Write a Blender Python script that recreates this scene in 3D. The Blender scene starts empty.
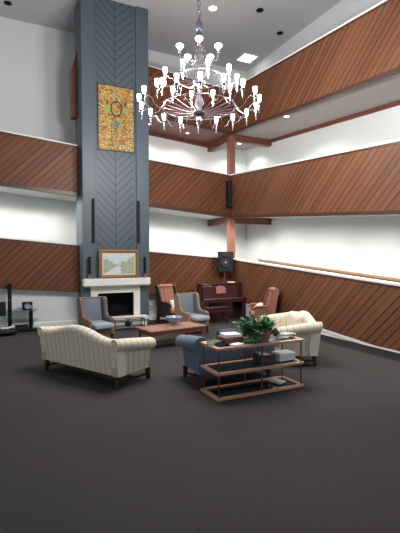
import bpy, bmesh, math, random
from math import sin, cos, pi, radians, sqrt
from mathutils import Vector, Matrix
random.seed(7)
S = bpy.context.scene
C = S.collection

# ------------------------------------------------------------------ materials
def newmat(name):
    m = bpy.data.materials.new(name); m.use_nodes = True
    nt = m.node_tree
    b = nt.nodes['Principled BSDF']
    return m, nt, b
def setc(b, col, rough=.6, metal=0., spec=.5):
    b.inputs['Base Color'].default_value = (*col, 1)
    b.inputs['Roughness'].default_value = rough
    b.inputs['Metallic'].default_value = metal
    b.inputs['Specular IOR Level'].default_value = spec
def N(nt, t, **kw):
    n = nt.nodes.new(t)
    for k, v in kw.items(): setattr(n, k, v)
    return n
def mth(nt, op, a, b=None, c=None):
    n = N(nt, 'ShaderNodeMath', operation=op)
    for i, v in enumerate((a, b, c)):
        if v is None: continue
        if isinstance(v, (int, float)): n.inputs[i].default_value = v
        else: nt.links.new(v, n.inputs[i])
    return n.outputs[0]
def mixc(nt, fac, a, b):
    n = N(nt, 'ShaderNodeMix', data_type='RGBA')
    for k, v in ((0, fac), (6, a), (7, b)):
        if isinstance(v, (int, float)): n.inputs[k].default_value = v
        elif isinstance(v, tuple): n.inputs[k].default_value = (*v, 1) if len(v) == 3 else v
        else: nt.links.new(v, n.inputs[k])
    return n.outputs[2]
def noise(nt, vec, scale, detail=3, rough=.5):
    n = N(nt, 'ShaderNodeTexNoise'); n.inputs['Scale'].default_value = scale
    n.inputs['Detail'].default_value = detail; n.inputs['Roughness'].default_value = rough
    if vec is not None: nt.links.new(vec, n.inputs['Vector'])
    return n.outputs['Fac']
def coords(nt):
    t = N(nt, 'ShaderNodeTexCoord'); s = N(nt, 'ShaderNodeSeparateXYZ')
    nt.links.new(t.outputs['Object'], s.inputs[0])
    return t.outputs['Object'], s.outputs[0], s.outputs[1], s.outputs[2]
def comb(nt, x, y, z):
    c = N(nt, 'ShaderNodeCombineXYZ')
    for i, v in enumerate((x, y, z)):
        if isinstance(v, (int, float)): c.inputs[i].default_value = v
        else: nt.links.new(v, c.inputs[i])
    return c.outputs[0]
def bump(nt, b, h, strength=.3, dist=.01):
    n = N(nt, 'ShaderNodeBump'); n.inputs['Strength'].default_value = strength; n.inputs['Distance'].default_value = dist
    nt.links.new(h, n.inputs['Height']); nt.links.new(n.outputs[0], b.inputs['Normal'])
def plain(name, col, rough=.6, metal=0., var=.12, scale=6, bmp=0., spec=.5):
    m, nt, b = newmat(name); setc(b, col, rough, metal, spec)
    v, x, y, z = coords(nt)
    f = noise(nt, v, scale)
    nt.links.new(mixc(nt, f, tuple(c * (1 - var) for c in col), tuple(min(1, c * (1 + var)) for c in col)), b.inputs['Base Color'])
    if bmp: bump(nt, b, noise(nt, v, scale * 12, 2), bmp, .004)
    return m
def boards(name, along, col_a, col_b, groove, width=.15, rough=.5):
    """diagonal tongue and groove boards; 'along' says which horizontal axis the wall runs on"""
    m, nt, b = newmat(name); setc(b, col_a, rough, 0, .3)
    v, x, y, z = coords(nt)
    h = x if along == 'x' else mth(nt, 'MULTIPLY', y, -1.)
    u = mth(nt, 'MULTIPLY', mth(nt, 'SUBTRACT', h, z), .70711)
    w = mth(nt, 'MULTIPLY', mth(nt, 'ADD', h, z), .70711)
    q = mth(nt, 'DIVIDE', u, width)
    idx = mth(nt, 'FLOOR', q); fr = mth(nt, 'FRACT', q)
    wn = N(nt, 'ShaderNodeTexWhiteNoise', noise_dimensions='1D'); nt.links.new(idx, wn.inputs['W'])
    grain = noise(nt, comb(nt, mth(nt, 'MULTIPLY', u, 40.), mth(nt, 'MULTIPLY', w, 1.5), idx), 1.0, 4, .6)
    base = mixc(nt, mth(nt, 'ADD', mth(nt, 'MULTIPLY', wn.outputs[0], .55), mth(nt, 'MULTIPLY', grain, .45)), col_a, col_b)
    wn2 = N(nt, 'ShaderNodeTexWhiteNoise', noise_dimensions='1D'); nt.links.new(mth(nt, 'ADD', idx, 31.7), wn2.inputs['W'])
    g = mth(nt, 'MULTIPLY', mth(nt, 'LESS_THAN', fr, .17), mth(nt, 'ADD', .45, mth(nt, 'MULTIPLY', wn2.outputs[0], .55)))
    nt.links.new(mixc(nt, g, base, groove), b.inputs['Base Color'])
    bump(nt, b, mth(nt, 'SUBTRACT', 1., g), .6, .012)
    return m
def woodgrain(name, col_a, col_b, rough=.4, scale=3., axis=0):
    m, nt, b = newmat(name); setc(b, col_a, rough, 0, .5)
    v, x, y, z = coords(nt)
    ks = [12., 12., 12.]; ks[axis] = 1.
    g = noise(nt, comb(nt, mth(nt, 'MULTIPLY', x, ks[0]), mth(nt, 'MULTIPLY', y, ks[1]), mth(nt, 'MULTIPLY', z, ks[2])), scale, 4, .6)
    nt.links.new(mixc(nt, g, col_a, col_b), b.inputs['Base Color'])
    return m
def stripes(name, along, base, line, pitch=.125):
    m, nt, b = newmat(name); setc(b, base, .85, 0, .2)
    v, x, y, z = coords(nt)
    q = mth(nt, 'FRACT', mth(nt, 'DIVIDE', x if along == 'x' else y, pitch))
    l1 = mth(nt, 'LESS_THAN', mth(nt, 'ABSOLUTE', mth(nt, 'SUBTRACT', q, .3)), .09)
    l2 = mth(nt, 'LESS_THAN', mth(nt, 'ABSOLUTE', mth(nt, 'SUBTRACT', q, .7)), .05)
    f = mth(nt, 'MAXIMUM', l1, mth(nt, 'MULTIPLY', l2, .5))
    f = mth(nt, 'MULTIPLY', f, .75)
    nt.links.new(mixc(nt, f, base, line), b.inputs['Base Color'])
    bump(nt, b, noise(nt, v, 90, 2), .15, .004)
    return m
def emit(name, col, strength):
    m, nt, b = newmat(name); setc(b, col, .4)
    b.inputs['Emission Color'].default_value = (*col, 1); b.inputs['Emission Strength'].default_value = strength
    return m
def glassy(name, tint, mixf=.12):
    m, nt, b = newmat(name)
    t = N(nt, 'ShaderNodeBsdfTransparent'); t.inputs[0].default_value = (*tint, 1)
    g = N(nt, 'ShaderNodeBsdfGlossy'); g.inputs['Roughness'].default_value = .03; g.inputs[0].default_value = (.9, .95, 1, 1)
    mx = N(nt, 'ShaderNodeMixShader'); 
    lw = N(nt, 'ShaderNodeLayerWeight'); lw.inputs['Blend'].default_value = .25
    nt.links.new(mth(nt, 'ADD', mth(nt, 'MULTIPLY', lw.outputs['Fresnel'], .6), mixf * .5), mx.inputs[0])
    nt.links.new(t.outputs[0], mx.inputs[1]); nt.links.new(g.outputs[0], mx.inputs[2])
    nt.links.new(mx.outputs[0], nt.nodes['Material Output'].inputs[0])
    return m

M = {}
M['boards_x'] = boards('diagonal_boards_back_dimmed', 'x', (.110, .036, .015), (.185, .066, .028), (.024, .009, .006))  # same wood as the side boards, colour darkened for weaker light on the left
M['boards_y'] = boards('diagonal_boards_side', 'y', (.122, .047, .022), (.212, .088, .044), (.030, .011, .007))
M['darktrim'] = woodgrain('dark_edge_trim', (.055, .022, .015), (.085, .034, .022))
M['trimwood'] = woodgrain('reddish_trim_wood', (.125, .040, .024), (.18, .061, .036))
M['postwood'] = woodgrain('post_wood', (.20, .080, .055), (.26, .105, .072), axis=2)
M['railwood'] = woodgrain('handrail_wood', (.36, .20, .10), (.46, .27, .14), axis=1)
M['wall'] = plain('painted_white_wall', (.72, .75, .75), .8, var=.02, scale=.6)
M['capwhite'] = plain('white_cap_paint', (.80, .81, .80), .6, var=.02)
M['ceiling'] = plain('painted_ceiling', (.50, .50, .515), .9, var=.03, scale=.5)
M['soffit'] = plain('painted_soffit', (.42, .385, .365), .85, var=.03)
M['blackrubber'] = plain('dark_base_strip', (.035, .034, .036), .7)
def carpet():
    m, nt, b = newmat('charcoal_carpet'); setc(b, (.05, .047, .048), .95, 0, .1)
    v, x, y, z = coords(nt)
    f = noise(nt, v, 32, 4, .75); g = noise(nt, v, .45, 3)
    h = mth(nt, 'ADD', mth(nt, 'MULTIPLY', mth(nt, 'SUBTRACT', f, .25), 1.1), mth(nt, 'MULTIPLY', mth(nt, 'SUBTRACT', g, .25), .75))
    nt.links.new(mixc(nt, h, (.026, .0245, .0252), (.066, .0620, .0635)), b.inputs['Base Color'])
    bump(nt, b, noise(nt, v, 220, 2), .5, .006)
    return m
M['carpet'] = carpet()
M['slate'] = plain('slate_blue_paint', (.070, .098, .125), .5, var=.06, scale=2)
def chevron():
    m, nt, b = newmat('slate_chevron_boards'); setc(b, (.07, .095, .13), .5)
    v, x, y, z = coords(nt)
    ax = mth(nt, 'ABSOLUTE', mth(nt, 'ADD', x, 4.125))
    q = mth(nt, 'DIVIDE', mth(nt, 'SUBTRACT', z, ax), .24)
    fr = mth(nt, 'FRACT', q)
    g = mth(nt, 'MAXIMUM', mth(nt, 'LESS_THAN', fr, .13), mth(nt, 'LESS_THAN', ax, .012))
    nt.links.new(mixc(nt, g, (.068, .095, .122), (.022, .032, .044)), b.inputs['Base Color'])
    bump(nt, b, mth(nt, 'SUBTRACT', 1., g), .7, .015)
    return m
M['chevron'] = chevron()
M['white'] = plain('white_gloss_paint', (.72, .73, .70), .4, var=.02)
M['soot'] = plain('sooty_firebox', (.010, .010, .011), .8, spec=.1)
M['blackmetal'] = plain('black_metal', (.008, .008, .009), .45, .2, spec=.25)
M['blackplastic'] = plain('black_plastic', (.006, .006, .007), .5, spec=.2)
M['grille'] = plain('speaker_grille', (.008, .008, .009), .8, scale=60, var=.5)
M['bronze'] = plain('bronze_post', (.11, .065, .05), .35, .5)
M['silver'] = plain('silver_metal', (.22, .21, .23), .25, .9, var=.03)
M['whitemetal'] = plain('pale_enamel_metal', (.085, .078, .09), .3, .5, var=.03)
M['hubmetal'] = plain('dark_hub_metal', (.10, .09, .11), .3, .8)
M['chainmetal'] = plain('chain_metal', (.16, .17, .21), .4, .7)
M['bulb'] = emit('glowing_frosted_glass', (1, .97, .98), 6.)
M['panel_light'] = emit('ceiling_panel_glow', (1, .98, .95), 5.)
M['can_light'] = emit('downlight_glow', (1, .93, .80), 7.)
M['can_warm'] = emit('downlight_warm_glow', (1, .80, .45), 2.5)
M['stripe_x'] = stripes('cream_striped_fabric_back', 'x', (.66, .60, .49), (.36, .31, .24))
M['stripe_y'] = stripes('cream_striped_fabric_side', 'y', (.66, .60, .49), (.36, .31, .24))
M['yellow_x'] = stripes('ivory_striped_fabric_back', 'x', (.66, .615, .50), (.47, .40, .27))
M['yellow_y'] = stripes('ivory_striped_fabric_side', 'y', (.66, .615, .50), (.47, .40, .27))
M['cream'] = plain('cream_fabric', (.66, .60, .48), .9, var=.05, bmp=.1)
M['blue'] = plain('slate_blue_fabric', (.115, .150, .215), .85, var=.12, scale=9, bmp=.15)
M['bluechair'] = plain('grey_blue_fabric', (.125, .15, .185), .85, var=.10, scale=9, bmp=.15)
M['blueseat'] = plain('pale_grey_blue_fabric', (.25, .285, .315), .85, var=.08, scale=9, bmp=.15)
M['tan'] = plain('tan_tapestry_fabric', (.185, .115, .075), .85, var=.25, scale=35, bmp=.15)
M['tanpale'] = plain('pale_tan_tapestry', (.27, .185, .125), .85, var=.25, scale=35, bmp=.15)
M['orange'] = plain('salmon_fabric', (.34, .14, .10), .8, var=.15, scale=14, bmp=.2)
M['brownleather'] = plain('dark_brown_leather', (.035, .020, .016), .5, var=.2)
M['brownfabric'] = plain('mid_brown_fabric', (.16, .085, .05), .7, var=.2)
M['linen'] = plain('white_linen', (.72, .66, .56), .9, var=.05, bmp=.2)
M['darkwood'] = woodgrain('dark_leg_wood', (.022, .013, .010), (.04, .022, .015), axis=2)
M['tablewood'] = woodgrain('reddish_table_wood', (.17, .068, .042), (.25, .110, .070), .35)
M['tablelight'] = woodgrain('table_panel_wood', (.25, .125, .078), (.34, .18, .115), .35)
M['piano'] = woodgrain('dark_burgundy_lacquer', (.042, .012, .015), (.062, .019, .021), .22)
M['consolewood'] = woodgrain('honey_rim_wood', (.38, .20, .125), (.50, .285, .185), .4)
M['glass'] = glassy('clear_shelf_glass', (.72, .76, .78))
M['glassbowl'] = plain('pale_blue_glass', (.24, .28, .36), .12, var=.2, scale=12)
M['gold'] = plain('gilt_frame', (.25, .145, .065), .45, .35, var=.55, scale=22, bmp=.3)
M['basket'] = plain('brown_wicker', (.20, .10, .06), .8, var=.4, scale=40, bmp=.4)
M['leaf'] = plain('ivy_leaf', (.045, .15, .055), .5, var=.5, scale=14)
M['stem'] = plain('ivy_stem', (.05, .10, .03), .7)
M['soil'] = plain('soil', (.03, .02, .015), .9)
M['paper'] = plain('white_paper', (.74, .74, .75), .8, var=.03)
M['boxwhite'] = plain('pale_blue_white_card', (.55, .60, .66), .7, var=.08)
M['greenbook'] = plain('dark_green_cover', (.035, .05, .04), .5)
M['brownbook'] = plain('reddish_brown_cover', (.16, .06, .035), .5)
M['magazine'] = plain('dark_magazine_cover', (.05, .04, .045), .4, var=.5, scale=30)
M['pinkpaper'] = plain('pinkish_sheet', (.26, .10, .10), .6, var=.1)
M['ivory'] = plain('ivory_keys', (.5, .47, .42), .4)
M['mug'] = plain('white_ceramic', (.62, .62, .62), .3, var=.02)
M['plasticbag'] = plain('pale_green_plastic', (.42, .45, .43), .3, var=.1)
M['conefabric'] = plain('speaker_cone', (.014, .014, .016), .6)
M['dustcap'] = plain('pale_dust_cap', (.26, .28, .31), .4)
M['woofer'] = M['conefabric']
M['outlet'] = plain('ivory_plate', (.55, .52, .46), .5)

def landscape():
    m, nt, b = newmat('pastel_landscape_painting'); setc(b, (.5, .5, .5), .5)
    t = N(nt, 'ShaderNodeTexCoord'); s = N(nt, 'ShaderNodeSeparateXYZ'); nt.links.new(t.outputs['Generated'], s.inputs[0])
    v = t.outputs['Generated']; x, z = s.outputs[0], s.outputs[2]
    n1 = noise(nt, v, 6, 6, .7); n2 = noise(nt, v, 26, 5, .75); n3 = noise(nt, v, 9, 4, .7)
    side = mth(nt, 'ABSOLUTE', mth(nt, 'SUBTRACT', x, .45))
    sky = mixc(nt, mth(nt, 'MULTIPLY', n1, 1.3), (.28, .43, .60), (.72, .72, .68))
    tv = noise(nt, comb(nt, mth(nt, 'MULTIPLY', x, 26.), 0., mth(nt, 'MULTIPLY', z, 7.)), 1., 4, .7)
    trees = mixc(nt, mth(nt, 'MULTIPLY', mth(nt, 'SUBTRACT', tv, .25), 2.), (.02, .12, .09), (.55, .50, .22))
    th = mth(nt, 'ADD', mth(nt, 'MULTIPLY', n3, .9), mth(nt, 'MULTIPLY', side, .9))
    th = mth(nt, 'ADD', th, -.02)
    c = mixc(nt, mth(nt, 'MULTIPLY', mth(nt, 'LESS_THAN', z, th), .75), sky, trees)
    hill = mth(nt, 'LESS_THAN', z, mth(nt, 'ADD', .42, mth(nt, 'MULTIPLY', n1, .2)))
    c = mixc(nt, mth(nt, 'MULTIPLY', hill, .55), c, mixc(nt, n2, (.10, .22, .26), (.55, .50, .30)))
    path = mth(nt, 'LESS_THAN', mth(nt, 'ABSOLUTE', mth(nt, 'SUBTRACT', x, mth(nt, 'ADD', mth(nt, 'MULTIPLY', n1, .5), mth(nt, 'ADD', .05, mth(nt, 'MULTIPLY', z, .45))))), mth(nt, 'SUBTRACT', .26, mth(nt, 'MULTIPLY', z, .55)))
    c = mixc(nt, mth(nt, 'MULTIPLY', path, .85), c, mixc(nt, n3, (.28, .45, .66), (.85, .88, .86)))
    nt.links.new(c, b.inputs['Base Color'])
    return m
M['landscape'] = landscape()
def stained():
    m, nt, b = newmat('amber_stained_glass'); setc(b, (.6, .35, .06), .25)
    t = N(nt, 'ShaderNodeTexCoord'); v = t.outputs['Object']
    vo = N(nt, 'ShaderNodeTexVoronoi'); vo.inputs['Scale'].default_value = 19; nt.links.new(v, vo.inputs['Vector'])
    ve = N(nt, 'ShaderNodeTexVoronoi', feature='DISTANCE_TO_EDGE'); ve.inputs['Scale'].default_value = 19; nt.links.new(v, ve.inputs['Vector'])
    sp = N(nt, 'ShaderNodeSeparateColor'); nt.links.new(vo.outputs['Color'], sp.inputs[0])
    r = N(nt, 'ShaderNodeValToRGB'); e = r.color_ramp.elements
    e[0].position = 0; e[0].color = (.22, .10, .03, 1); e[1].position = 1; e[1].color = (.60, .48, .22, 1)
    for p, c in ((.3, (.42, .21, .04, 1)), (.55, (.55, .31, .055, 1)), (.72, (.38, .29, .11, 1)), (.88, (.32, .32, .15, 1))):
        k = e.new(p); k.color = c
    nt.links.new(sp.outputs[0], r.inputs[0])
    lead = mth(nt, 'LESS_THAN', ve.outputs['Distance'], .055)
    col = mixc(nt, lead, r.outputs[0], (.07, .04, .025))
    nt.links.new(col, b.inputs['Base Color']); nt.links.new(col, b.inputs['Emission Color']); b.inputs['Emission Strength'].default_value = .12  # faint emission puts a backlit glow into the glass colour
    return m
M['stained'] = stained()
M['teal'] = plain('teal_glass', (.07, .19, .15), .3); M['lead'] = plain('lead_came', (.04, .03, .03), .5)
M['greenglass'] = plain('green_glass', (.24, .29, .08), .3)

# ------------------------------------------------------------------ mesh helpers
def BM(): return bmesh.new()
def box(bm, x0, x1, y0, y1, z0, z1):
    v = [bm.verts.new(p) for p in ((x0,y0,z0),(x1,y0,z0),(x1,y1,z0),(x0,y1,z0),(x0,y0,z1),(x1,y0,z1),(x1,y1,z1),(x0,y1,z1))]
    for f in ((0,3,2,1),(4,5,6,7),(0,1,5,4),(1,2,6,5),(2,3,7,6),(3,0,4,7)): bm.faces.new([v[i] for i in f])
def rbox(bm, x0, x1, y0, y1, z0, z1, r=.03, seg=3, mat=None):
    t = BM(); box(t, x0, x1, y0, y1, z0, z1)
    bmesh.ops.bevel(t, geom=t.edges[:] , offset=r, segments=seg, profile=.5, affect='EDGES', clamp_overlap=True)
    if mat is not None: bmesh.ops.transform(t, matrix=mat, verts=t.verts)
    me = bpy.data.meshes.new('tmp'); t.to_mesh(me); t.free(); bm.from_mesh(me); bpy.data.meshes.remove(me)
def prism(bm, pts, axis, a, b):
    """pts: 2D polygon; axis x: pts=(y,z); axis y: pts=(x,z); axis z: pts=(x,y)"""
    def P(p, t): return {'x': (t, p[0], p[1]), 'y': (p[0], t, p[1]), 'z': (p[0], p[1], t)}[axis]
    A = [bm.verts.new(P(p, a)) for p in pts]; B = [bm.verts.new(P(p, b)) for p in pts]
    n = len(pts)
    bm.faces.new(A[::-1]); bm.faces.new(B)
    for i in range(n): bm.faces.new((A[i], A[(i+1)%n], B[(i+1)%n], B[i]))
def tube(bm, pts, r, seg=8, cap=True):
    pts = [Vector(p) for p in pts]; rings = []
    n = len(pts); rr = r if isinstance(r, (list, tuple)) else [r]*n
    for i, p in enumerate(pts):
        d = (pts[min(i+1, n-1)] - pts[max(i-1, 0)]).normalized()
        u = d.cross(Vector((0,0,1)))
        if u.length < 1e-3: u = d.cross(Vector((1,0,0)))
        u.normalize(); w = u.cross(d)
        rings.append([bm.verts.new(p + (u*cos(2*pi*k/seg) + w*sin(2*pi*k/seg))*rr[i]) for k in range(seg)])
    for a, b in zip(rings, rings[1:]):
        for k in range(seg): bm.faces.new((a[k], a[(k+1)%seg], b[(k+1)%seg], b[k]))
    if cap: bm.faces.new(rings[0][::-1]); bm.faces.new(rings[-1])
def torus(bm, c, R, r, n=32, seg=6, ax='z'):
    rings = []
    for i in range(n):
        a = 2*pi*i/n; ring = []
        for k in range(seg):
            b = 2*pi*k/seg; q = R + r*cos(b); h = r*sin(b)
            p = {'z': (q*cos(a), q*sin(a), h), 'y': (q*cos(a), h, q*sin(a)), 'x': (h, q*cos(a), q*sin(a))}[ax]
            ring.append(bm.verts.new(Vector(c) + Vector(p)))
        rings.append(ring)
    for i in range(n):
        a, b = rings[i], rings[(i+1)%n]
        for k in range(seg): bm.faces.new((a[k], a[(k+1)%seg], b[(k+1)%seg], b[k]))
def lathe(bm, prof, c=(0,0,0), seg=20, ax='z'):
    rings = []
    for r, h in prof:
        ring = []
        for k in range(seg):
            a = 2*pi*k/seg
            p = {'z': (r*cos(a), r*sin(a), h), 'y': (r*cos(a), h, r*sin(a)), 'x': (h, r*cos(a), r*sin(a))}[ax]
            ring.append(bm.verts.new(Vector(c) + Vector(p)))
        rings.append(ring)
    for a, b in zip(rings, rings[1:]):
        for k in range(seg): bm.faces.new((a[k], a[(k+1)%seg], b[(k+1)%seg], b[k]))
    bm.faces.new(rings[0][::-1]); bm.faces.new(rings[-1])
def loft(bm, secs, cap=True):
    R = [[bm.verts.new(p) for p in s] for s in secs]
    n = len(secs[0])
    for a, b in zip(R, R[1:]):
        for k in range(n): bm.faces.new((a[k], a[(k+1)%n], b[(k+1)%n], b[k]))
    if cap: bm.faces.new(R[0][::-1]); bm.faces.new(R[-1])
def obj(name, bm, mat, parent=None, smooth=False):
    bmesh.ops.recalc_face_normals(bm, faces=bm.faces[:])
    me = bpy.data.meshes.new(name); bm.to_mesh(me); bm.free()
    me.materials.append(M[mat] if isinstance(mat, str) else mat)
    if smooth:
        for p in me.polygons: p.use_smooth = True
        try: me.set_sharp_from_angle(angle=radians(40))
        except Exception: pass
    o = bpy.data.objects.new(name, me); C.objects.link(o)
    if parent is not None: o.parent = parent
    return o
def tag(o, label, cat, group=None, kind=None):
    o['label'] = label; o['category'] = cat
    if group: o['group'] = group
    if kind: o['kind'] = kind
    return o
def thing(name, label, cat, loc=(0,0,0), rz=0., group=None):
    o = bpy.data.objects.new(name, None); C.objects.link(o)
    o.location = loc; o.rotation_euler = (0, 0, rz); o.empty_display_size = .1
    return tag(o, label, cat, group)
def struct(name, bm, mat, label, cat, parent=None):
    o = obj(name, bm, mat, parent)
    if parent is None: tag(o, label, cat, kind='structure')
    return o
def one(fn, *a, **k):
    bm = BM(); fn(bm, *a, **k); return bm
def copy_tree(root, loc, rz, label):
    r = root.copy(); C.objects.link(r); r.location = loc; r.rotation_euler = (0,0,rz); r['label'] = label
    for ch in list(root.children):
        c = ch.copy(); C.objects.link(c); c.parent = r
        for g in list(ch.children):
            d = g.copy(); C.objects.link(d); d.parent = c
    return r

# ------------------------------------------------------------------ room shell
TL, TR = .0834, .0737            # ramp slopes
RW = 1.757                       # ramp width
CEIL = 9.4
ZL, ZB, ZA = (.581, 1.951), (3.457, 4.837), (6.305, 7.739)     # parapet bottom / top at the corner
XW, YS = -15.5, -15.5
struct('floor', one(box, XW, RW+.2, YS, RW+.2, -.2, 0), 'carpet', 'dark charcoal carpet covering the whole hall floor', 'floor')
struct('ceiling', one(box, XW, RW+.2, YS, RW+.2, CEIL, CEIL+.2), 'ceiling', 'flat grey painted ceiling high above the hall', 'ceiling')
struct('wall_back', one(box, XW, RW, RW, RW+.2, 0, CEIL), 'wall', 'tall white wall behind the left hand ramps and chimney', 'wall')
struct('wall_right', one(box, RW, RW+.2, YS, RW+.2, 0, CEIL), 'wall', 'tall white wall behind the right hand ramps', 'wall')
struct('unseen_wall_rear', one(box, XW, RW, YS-.2, YS, 3.6, CEIL), 'wall', 'unseen upper wall added at the rear, open below so fill light enters low', 'wall')  # out of view, added to keep fill light off the upper walls
struct('unseen_wall_side', one(box, XW-.2, XW, YS, RW, 3.6, CEIL), 'wall', 'unseen upper wall added on the far left, open below so fill light enters low', 'wall')  # also unseen, its height set to dim the upper part of the hall
# wall under the lowest ramp
bm = BM(); prism(bm, [(XW,0),(0.02,0),(0.02,ZL[0]+.1),(XW,ZL[0]+.1-XW*TL)], 'y', .22, .3)
struct('wall_left', bm, 'wall', 'low white wall under the lowest ramp behind the fireplace', 'wall')
struct('baseboard_left', one(box, XW, -.02, .195, .22, 0, .14), 'capwhite', 'white baseboard along the low wall under the left ramp', 'baseboard')
bm = BM(); prism(bm, [(0.25,.10),(0.25,ZL[0]-.03),(0,ZL[0]-.05),(-5.85,.10)], 'x', .0, .1)
struct('wall_ramp', bm, 'capwhite', 'white tapering wall strip under the right hand lowest ramp', 'wall')
struct('baseboard_right', one(box, -.012, .1, YS, .2, 0, .10), 'blackrubber', 'dark carpeted base strip along the foot of the right wall', 'baseboard')

def parapet_left(name, zz, x0, label, capx=None):
    bm = BM(); z0, z1 = zz
    prism(bm, [(x0, z0-x0*TL), (0, z0), (0, z1), (x0, z1-x0*TL)], 'y', 0, .12)
    o = struct(name, bm, 'boards_x', label, 'ramp parapet')
    bm = BM(); prism(bm, [(x0, z1-x0*TL), (.0, z1), (.0, z1+.035), (x0, z1-x0*TL+.035)], 'y', -.005, .16)
    obj('cap_rail', bm, 'capwhite', o)
    bm = BM(); prism(bm, [(x0, z0-x0*TL-.08*(z0>2)), (0, z0-.08*(z0>2)), (0, z0+.03), (x0, z0-x0*TL+.03)], 'y', -.015, .13)
    obj('bottom_trim', bm, 'darktrim', o)
    bm = BM(); prism(bm, [(x0, z1-x0*TL-.05), (0, z1-.05), (0, z1), (x0, z1-x0*TL)], 'y', -.015, .01)
    obj('top_trim', bm, 'darktrim', o)
    return o
def parapet_right(name, zz, y0, label):
    bm = BM(); z0, z1 = zz
    zb = lambda y: max(.10, z0+y*TR)
    kink = (0.10-z0)/TR
    pts = [(0.12, z0), (0.12, z1)] + [(y0, z1+y0*TR), (y0, zb(y0))]
    if kink > y0: pts.append((kink, .10))
    prism(bm, pts, 'x', 0, .12)
    o = struct(name, bm, 'boards_y', label, 'ramp parapet')
    bm = BM(); prism(bm, [(0.16, z1), (y0, z1+y0*TR), (y0, z1+y0*TR+.045), (0.16, z1+.045)], 'x', -.02, .16)
    obj('cap_rail', bm, 'capwhite', o)
    e = max(y0, kink); zt = lambda y: z0+y*TR
    if z0 > 2:
        bm = BM(); prism(bm, [(0.0, z0-.08), (e, zt(e)-.08), (e, zt(e)), (0.0, z0)], 'x', -.015, .13)
        obj('bottom_trim', bm, 'darktrim', o)
    else:
        k2 = (.10+.05-z0)/TR
        bm = BM(); prism(bm, [(0.0, z0-.05), (k2, .10), (y0, .10), (y0, .135), ((.135-.01-z0)/TR, .135), (0.0, z0+.01)], 'x', -.015, .13)
        obj('bottom_trim', bm, 'capwhite', o)
    bm = BM(); prism(bm, [(0.0, z1-.05), (y0, z1+y0*TR-.05), (y0, z1+y0*TR), (0.0, z1)], 'x', -.015, .01)
    obj('top_trim', bm, 'darktrim', o)
    return o
AX0 = -5.24
parapet_left('ramp_parapet', ZL, XW, 'lowest diagonal board parapet on the left, behind the fireplace and piano')
parapet_left('ramp_parapet', ZB, XW, 'middle diagonal board parapet on the left, crossing behind the chimney')
parapet_left('ramp_parapet', ZA, AX0+.3, 'topmost diagonal board parapet on the left, behind the chandelier')
parapet_right('ramp_parapet', ZL, YS, 'lowest diagonal board parapet on the right, tapering down to the floor')
parapet_right('ramp_parapet', ZB, YS, 'middle diagonal board parapet on the right, with white wall above and below')
parapet_right('ramp_parapet', ZA, YS, 'topmost diagonal board parapet on the right, just below the ceiling')
# end of the topmost ramp beside the chimney
bm = BM(); prism(bm, [(-4.6,8.5),(-4.99,8.45),(-5.25,7.42),(-5.25,6.15),(-4.6,6.1)], 'y', .13, .45)
struct('trim_landing', bm, 'trimwood', 'dark red wooden end of the topmost ramp peeking out left of the chimney', 'ramp end')
# ramp decks
def deck_left(name, z0, x0, label):
    bm = BM(); prism(bm, [(x0, z0-x0*TL-.02), (0.12, z0-.02), (0.12, z0+.25), (x0, z0-x0*TL+.25)], 'y', .121, RW-.001)
    o = struct(name, bm, 'trimwood' if z0 > 5 else 'wall', label, 'ramp')
    bm = BM(); prism(bm, [(x0, z0-x0*TL-.12), (0.12, z0-.12), (0.12, z0-.02), (x0, z0-x0*TL-.02)], 'y', RW-.05, RW-.001)
    if z0 > 5: obj('soffit_trim', bm, 'trimwood', o)
    else: bm.free()
def deck_right(name, z0, y0, label):
    bm = BM(); prism(bm, [(y0, z0+y0*TR-.02), (0.12, z0-.02), (0.12, z0+.25), (y0, z0+y0*TR+.25)], 'x', .121, RW-.001)
    o = struct(name, bm, 'soffit' if z0 > 5 else 'wall', label, 'ramp')
    bm = BM(); prism(bm, [(y0, z0+y0*TR-.14), (0.0, z0-.14), (0.0, z0-.02), (y0, z0+y0*TR-.02)], 'x', RW-.05, RW-.001)
    if z0 > 5: obj('soffit_trim', bm, 'trimwood', o)
    else: bm.free()
for nm, z, xx in (('lowest', ZL[0], XW), ('middle', ZB[0], XW), ('topmost', ZA[0], AX0+.3)):
    if nm != 'lowest': deck_left('ramp_deck', z, xx, nm+' ramp deck behind the left hand parapet with pale underside')
    if nm != 'lowest': deck_right('ramp_deck', z, YS, nm+' ramp deck behind the right hand parapet with pale underside')
    if nm != 'lowest':
        struct('landing_deck', one(box, .121, RW-.002, .121, RW-.002, z-.02, z+.25), 'soffit', nm+' square landing in the far corner of the ramps', 'landing')
        o = struct('corner_beam', one(box, .13, RW-.002, .02, .2, z-.26, z-.021), 'trimwood', nm+' reddish beam running right from the corner post to the wall', 'beam')
        o = struct('corner_beam', one(box, .02, .2, .13, RW-.002, z-.26, z-.021), 'trimwood', nm+' reddish beam running back left from the corner post to the wall', 'beam')
struct('corner_post', one(box, .0, .21, .0, .21, .0, ZA[0]+.1), 'postwood', 'square reddish wood post in the corner where the parapets meet', 'post')
# handrail on the right outer wall
bm = BM(); prism(bm, [(.75, 1.885), (-9.5, 1.13), (-9.5, 1.19), (.75, 1.945)], 'x', RW-.11, RW-.06)
o = struct('handrail', bm, 'railwood', 'honey wood handrail on the wall behind the lowest right parapet', 'handrail')
for k in range(5):
    y = .3-2.2*k; z = 1.885+(y-.75)*.0737
    obj('bracket', one(tube, [(RW-.085, y, z+.01), (RW-.085, y, z-.04), (RW, y, z-.07)], .012), 'silver', o)
bm = BM(); pts = [(-.03, y, .045+.012*sin(y*2.1)) for y in [-5.9-.12*k for k in range(60)]]
bm.free()
tag(obj('wall_outlet', one(rbox, -2.88, -2.76, .205, .219, .30, .50, .004, 1), 'outlet'), 'pale outlet plate low on the white wall right of the fireplace', 'outlet')

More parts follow.
